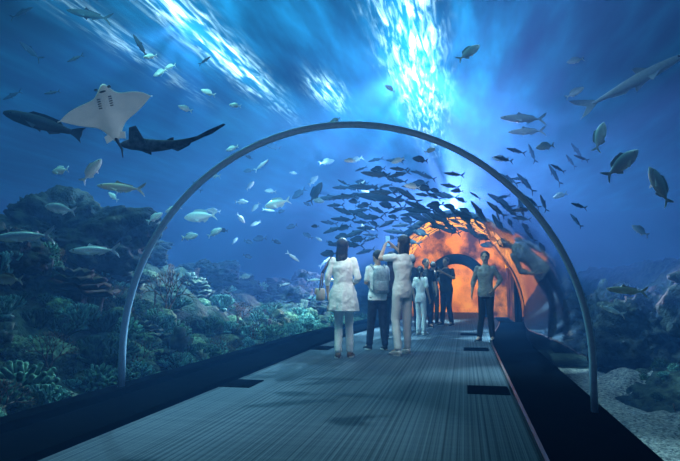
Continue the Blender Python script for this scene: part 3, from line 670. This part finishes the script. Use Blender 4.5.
    for i in (0, 1):
        c_ = an[i] + (kn[i] - an[i]).normalized() * .02
        seg(bm, hips[i], kn[i], .092 * legr, .070 * legr); seg(bm, kn[i], kn[i].lerp(an[i], .4), .068 * legr, .065 * legr); seg(bm, kn[i].lerp(an[i], .4), c_, .065 * legr, .058 * legr)
    t_ = link('trousers', bm, bottom, root); remesh(t_, .010, 2, .014)
    for i in (0, 1):
        q = -1 if i == 0 else 1; bm = bmesh.new(); base = an[i] - Vector((0, 0, .085)); rs = []
        for y, hw, ht in ((-.055, .02, .05), (-.04, .036, .075), (0, .040, .088), (.05, .042, .07), (.11, .048, .052), (.16, .042, .04), (.185, .02, .025)):
            c_ = base + Vector((q * y * .12, y, ht / 2)); rs.append(ering(c_, hw, ht / 2, 14, Vector((1, 0, 0)), Vector((0, 0, 1)), .75))
        loft(bm, rs); so = link('shoe', bm, shoe, root)
        bm = bmesh.new(); loft(bm, [ering(base + Vector((q * .008, .065, z)), .047, .125, 18, e=.8) for z in (0, .016)]); link('sole', bm, M_shoe, so, False)
    return root
def worldof(root, v):
    M = Matrix.Translation(root.location) @ Matrix.Rotation(root.rotation_euler.z, 4, 'Z') @ Matrix.Diagonal((*root.scale, 1)); return M @ Vector(v)
w1 = person('woman with long dark hair in a white tunic and white trousers, back turned', 343, 357, 1.68, R(6), M_white, M_white, M_brown, hem=.66, flare=.17, sleeve=1.35, loose=1.12, hair=M_hair, head=(R(-15), 0), el=((-.22, -.02, 1.13), (.22, -.03, 1.13)), wr=((-.23, .09, .93), (.12, .17, 1.02)), legr=.88, kn=((-.065, .03, .49), (.085, .05, .49)), an=((-.065, -.06, .085), (.095, .04, .085)))
w2 = person('short visitor in white T-shirt and dark jeans with a pale backpack', 378, 349, 1.58, R(28), M_white, M_jean, M_blk, hairstyle='short', head=(R(20), R(8)), sleeve=.75, loose=1.1, el=((-.20, .04, 1.14), (.20, .05, 1.14)), wr=((-.10, .24, 1.18), (.10, .25, 1.2)), legr=1.0, an=((-.14, .05, .085), (.10, -.08, .085)), kn=((-.10, .06, .49), (.09, 0, .49)), slim=.92)
w3 = person('woman raising a phone with both arms, pale grey top and trousers', 403, 354, 1.76, R(38), M_lgrey, M_lgrey, M_shoe, hairstyle='long', head=(R(5), R(14)), sleeve=.6, loose=1.05, lean=(0, -.06), el=((-.25, .20, 1.37), (.25, .18, 1.36)), wr=((-.09, .34, 1.56), (.09, .34, 1.55)), palmn=((1, .3, 0), (-1, .3, 0)), kn=((-.09, .05, .49), (.10, .04, .49)), an=((-.14, -.10, .085), (.13, .08, .085)))
w4 = person('child in white top and pale trousers standing behind the woman with raised arms', 421, 334, 1.42, R(-30), M_white, M_lgrey, M_shoe, hairstyle='tail', sleeve=.7, head=(R(20), 0))
w5 = person('man in black shirt and dark trousers filming at the mouth of the orange vault', 447, 325, 1.74, R(150), M_blk, M_jean, M_blk, hairstyle='short', skin=M_sk2, sleeve=.7, loose=1.1, el=((-.27, .08, 1.18), (.27, .08, 1.18)), wr=((-.1, .3, 1.32), (.1, .3, 1.32)), palmn=((1, 0, 0), (-1, 0, 0)), an=((-.14, 0, .085), (.14, 0, .085)), slim=1.0, legr=1.0)
w6 = person('visitor in dark clothes half hidden beside the filming man', 434, 323.5, 1.66, R(-20), M_blk, M_blk, M_blk, hairstyle='short', sleeve=1.6)
w7 = person('woman in taupe top and dark trousers by the right wall facing the viewer', 487, 341, 1.64, R(165), M_olive, M_blk, M_blk, hairstyle='bun', hair=M_hair, sleeve=1.45, loose=1.1, el=((-.27, -.06, 1.16), (.24, -.02, 1.13)), wr=((-.18, .12, .98), (.25, .06, .92)), palmn=((1, 0, 0), (-1, 0, 0)), an=((-.11, 0, .085), (.13, .05, .085)), head=(R(10), R(-3)))
w8 = person('small far figure in brownish clothes beyond the end doorway', 463, 311, 1.5, R(180), M_beige, M_beige, M_brown, hairstyle='long', sleeve=1.5)
w9 = person('dark haired visitor in plum top between the short visitor and the raised arms', 391, 337, 1.68, R(15), M_plum, M_blk, M_blk, hairstyle='long', sleeve=1.4, head=(R(25), R(6)))
w10 = person('visitor in dark jacket seen past the right shoulder of the woman with raised arms', 413, 330, 1.7, R(10), M_blk, M_jean, M_blk, hairstyle='short', sleeve=1.8, loose=1.15, head=(R(-20), R(6)))
w11 = person('visitor in dark grey top standing behind the child in the white top', 427, 327, 1.68, R(-160), M_blk, M_jean, M_blk, hairstyle='short', hair=M_hairb, sleeve=.8, loose=1.1, head=(R(20), 0))
# held and worn things
def camphone(pt, rz, s, nm, label, cat):
    root = empty(nm, pt, rz); tag(root, label, cat)
    bm = bmesh.new(); box(bm, -.04 * s, .04 * s, -.005, .005, -.078 * s, .078 * s); bmesh.ops.bevel(bm, geom=bm.edges[:], offset=.003, segments=2, affect='EDGES'); link('case', bm, M_phone, root)
    bm = bmesh.new(); box(bm, -.036 * s, .036 * s, -.0065, -.005, -.072 * s, .072 * s); link('screen', bm, M_screen, root, False)
camphone(worldof(w3, (0, .405, 1.65)), R(38), 1.1, 'phone', 'phone held up by the woman with raised arms', 'phone')
camphone(worldof(w5, (0, .38, 1.37)), R(150), 1.1, 'phone', 'phone held at chest by the man in black', 'phone')
def bag(root_p, at, label, m, w_=.22, h_=.17, d_=.06):
    r = empty('handbag', worldof(root_p, at), root_p.rotation_euler.z); tag(r, label, 'bag')
    bm = bmesh.new(); loft(bm, [ering((0, 0, z), d_ * k, w_ / 2 * k, 16, e=.5) for z, k in ((-h_ / 2, .9), (-h_ / 2 + .02, 1), (h_ / 2 - .03, .95), (h_ / 2, .8))]); link('pouch', bm, m, r)
    bm = bmesh.new(); slab(bm, [(-d_ - .006, -w_ / 2 * .9, h_ / 2), (-d_ - .006, w_ / 2 * .9, h_ / 2), (-d_ - .01, w_ / 2 * .8, 0), (-d_ - .01, -w_ / 2 * .8, 0)], (1, 0, 0), .008); link('flap', bm, m, r, False)
    bm = bmesh.new(); pts = [Vector((0, -w_ / 2, h_ / 2 - .02)), Vector((.03, -.10, .3)), Vector((.15, -.03, .53)), Vector((.15, .03, .53)), Vector((.03, .08, .3)), Vector((0, w_ / 2, h_ / 2 - .02))]
    for a, b in zip(pts, pts[1:]): seg(bm, a, b, .009, .009, 8)
    link('strap', bm, M_brown, r)['label'] = 'thin brown strap'
bag(w1, (-.32, -.04, .90), 'small cream shoulder bag hanging at the left hip of the woman in white', M_cream)
def backpack(root_p, m, label):
    r = empty('backpack', worldof(root_p, (0, -.125, 1.17)), root_p.rotation_euler.z); tag(r, label, 'backpack')
    bm = bmesh.new(); loft(bm, [ering((0, -.04, z), .13 * k, .075 * k, 20, e=.6) for z, k in ((-.2, .8), (-.18, 1), (.08, 1), (.17, .85), (.2, .5))]); link('pack', bm, m, r)
    bm = bmesh.new(); loft(bm, [ering((0, -.12, z), .10 * k, .03 * k, 16, e=.6) for z, k in ((-.16, .85), (-.14, 1), (-.02, 1), (.0, .8))]); link('front_pocket', bm, m, r)
    for s in (-1, 1):
        bm = bmesh.new(); pts = [Vector((s * .09, .02, .17)), Vector((s * .11, .10, .26)), Vector((s * .11, .21, .22)), Vector((s * .12, .24, .08)), Vector((s * .14, .17, -.08)), Vector((s * .12, .04, -.16))]
        for a, b in zip(pts, pts[1:]): seg(bm, a, b, .016, .016, 8)
        link('shoulder_strap', bm, m, r)
backpack(w2, M_grey, 'pale backpack worn by the short visitor in dark jeans')

# ------------------------------------------------------------ lights
def area(name, loc, tgt, sx, sy, e, c):
    l = bpy.data.lights.new(name, 'AREA'); l.shape = 'RECTANGLE'; l.size = sx; l.size_y = sy; l.energy = e; l.color = c
    o = bpy.data.objects.new(name, l); col.objects.link(o); o.location = loc
    o.rotation_euler = (Vector(tgt) - Vector(loc)).to_track_quat('-Z', 'Y').to_euler(); return o
area('skylight', (-1, 12.5, 6.3), (-1, 12.5, 0), 3.0, 8, 330, (.44, .72, 1))
area('left_fill', (-4.4, 6.4, 6.2), (-4.0, 6.8, 0), 2.0, 3.5, 220, (.32, .98, .85))  # added fill, brightens the ray and fish on the left
area('reef_fill', (-4.4, 12.5, 5.0), (-4.8, 13.0, 0), 1.5, 5, 140, (.42, 1, .85))  # added fill to lift the corals behind the arch
area('right_fill', (3.0, 6.0, 6.2), (2.6, 6.5, 0), 2, 3, 50, (.35, .85, .95))  # extra fill added over the right side of the tank
area('walkway_fill', (-1.0, 7.6, 2.35), (-1.0, 9.4, 0.9), 1.6, .4, 23, (.95, .97, 1))  # unseen fill added inside the tunnel to brighten the visitors
area('arch_fill', (-1.0, 3.2, 1.2), (-1.2, 5.2, 1.9), 1.6, .3, 7, (.6, .8, 1))  # added on the camera side to make the steel ring paler
def spot(name, loc, tgt, e, c, ang, rays=True, sc=6.0, soft=.05):
    l = bpy.data.lights.new(name, 'SPOT'); l.energy = e; l.color = c; l.spot_size = R(ang); l.spot_blend = .5; l.shadow_soft_size = soft
    o = bpy.data.objects.new(name, l); col.objects.link(o); o.location = loc
    o.rotation_euler = (Vector(tgt) - Vector(loc)).to_track_quat('-Z', 'Y').to_euler()
    if rays:
        l.use_nodes = True; nt = l.node_tree; N = nt.nodes; L = nt.links; em = N['Emission']
        g_ = N.new('ShaderNodeNewGeometry'); nz = N.new('ShaderNodeTexNoise'); nz.inputs['Scale'].default_value = sc; nz.inputs['Detail'].default_value = 1.5; L.new(g_.outputs['Incoming'], nz.inputs['Vector'])
        mr = N.new('ShaderNodeMapRange'); mr.inputs['From Min'].default_value = .48; mr.inputs['From Max'].default_value = .62; mr.inputs['To Max'].default_value = 4; mr.inputs['To Min'].default_value = .02; L.new(nz.outputs['Fac'], mr.inputs['Value']); L.new(mr.outputs[0], em.inputs['Strength'])
    return o
spot('shaft_spot_far', (-.4, 22, 3.9), (-.6, 12, 6.2), 7000, (.74, .64, 1), 150, sc=4)  # added hidden source in mid-water, fans out the light shafts
spot('sun_shafts_top', (-1.1, 14.5, 6.4), (-1.2, 13, 0), 3700, (.40, .78, 1), 150, sc=3.2)
spot('sun_shafts_left', (-5.5, 11, 6.4), (-5.0, 9, 0), 700, (.3, .75, 1), 120, sc=4)
spot('ray_fill', (-1.5, 1.6, 2.1), tuple(rp_), 65, (.75, .95, 1), 26, rays=False)  # added spot that picks out the belly of the ray
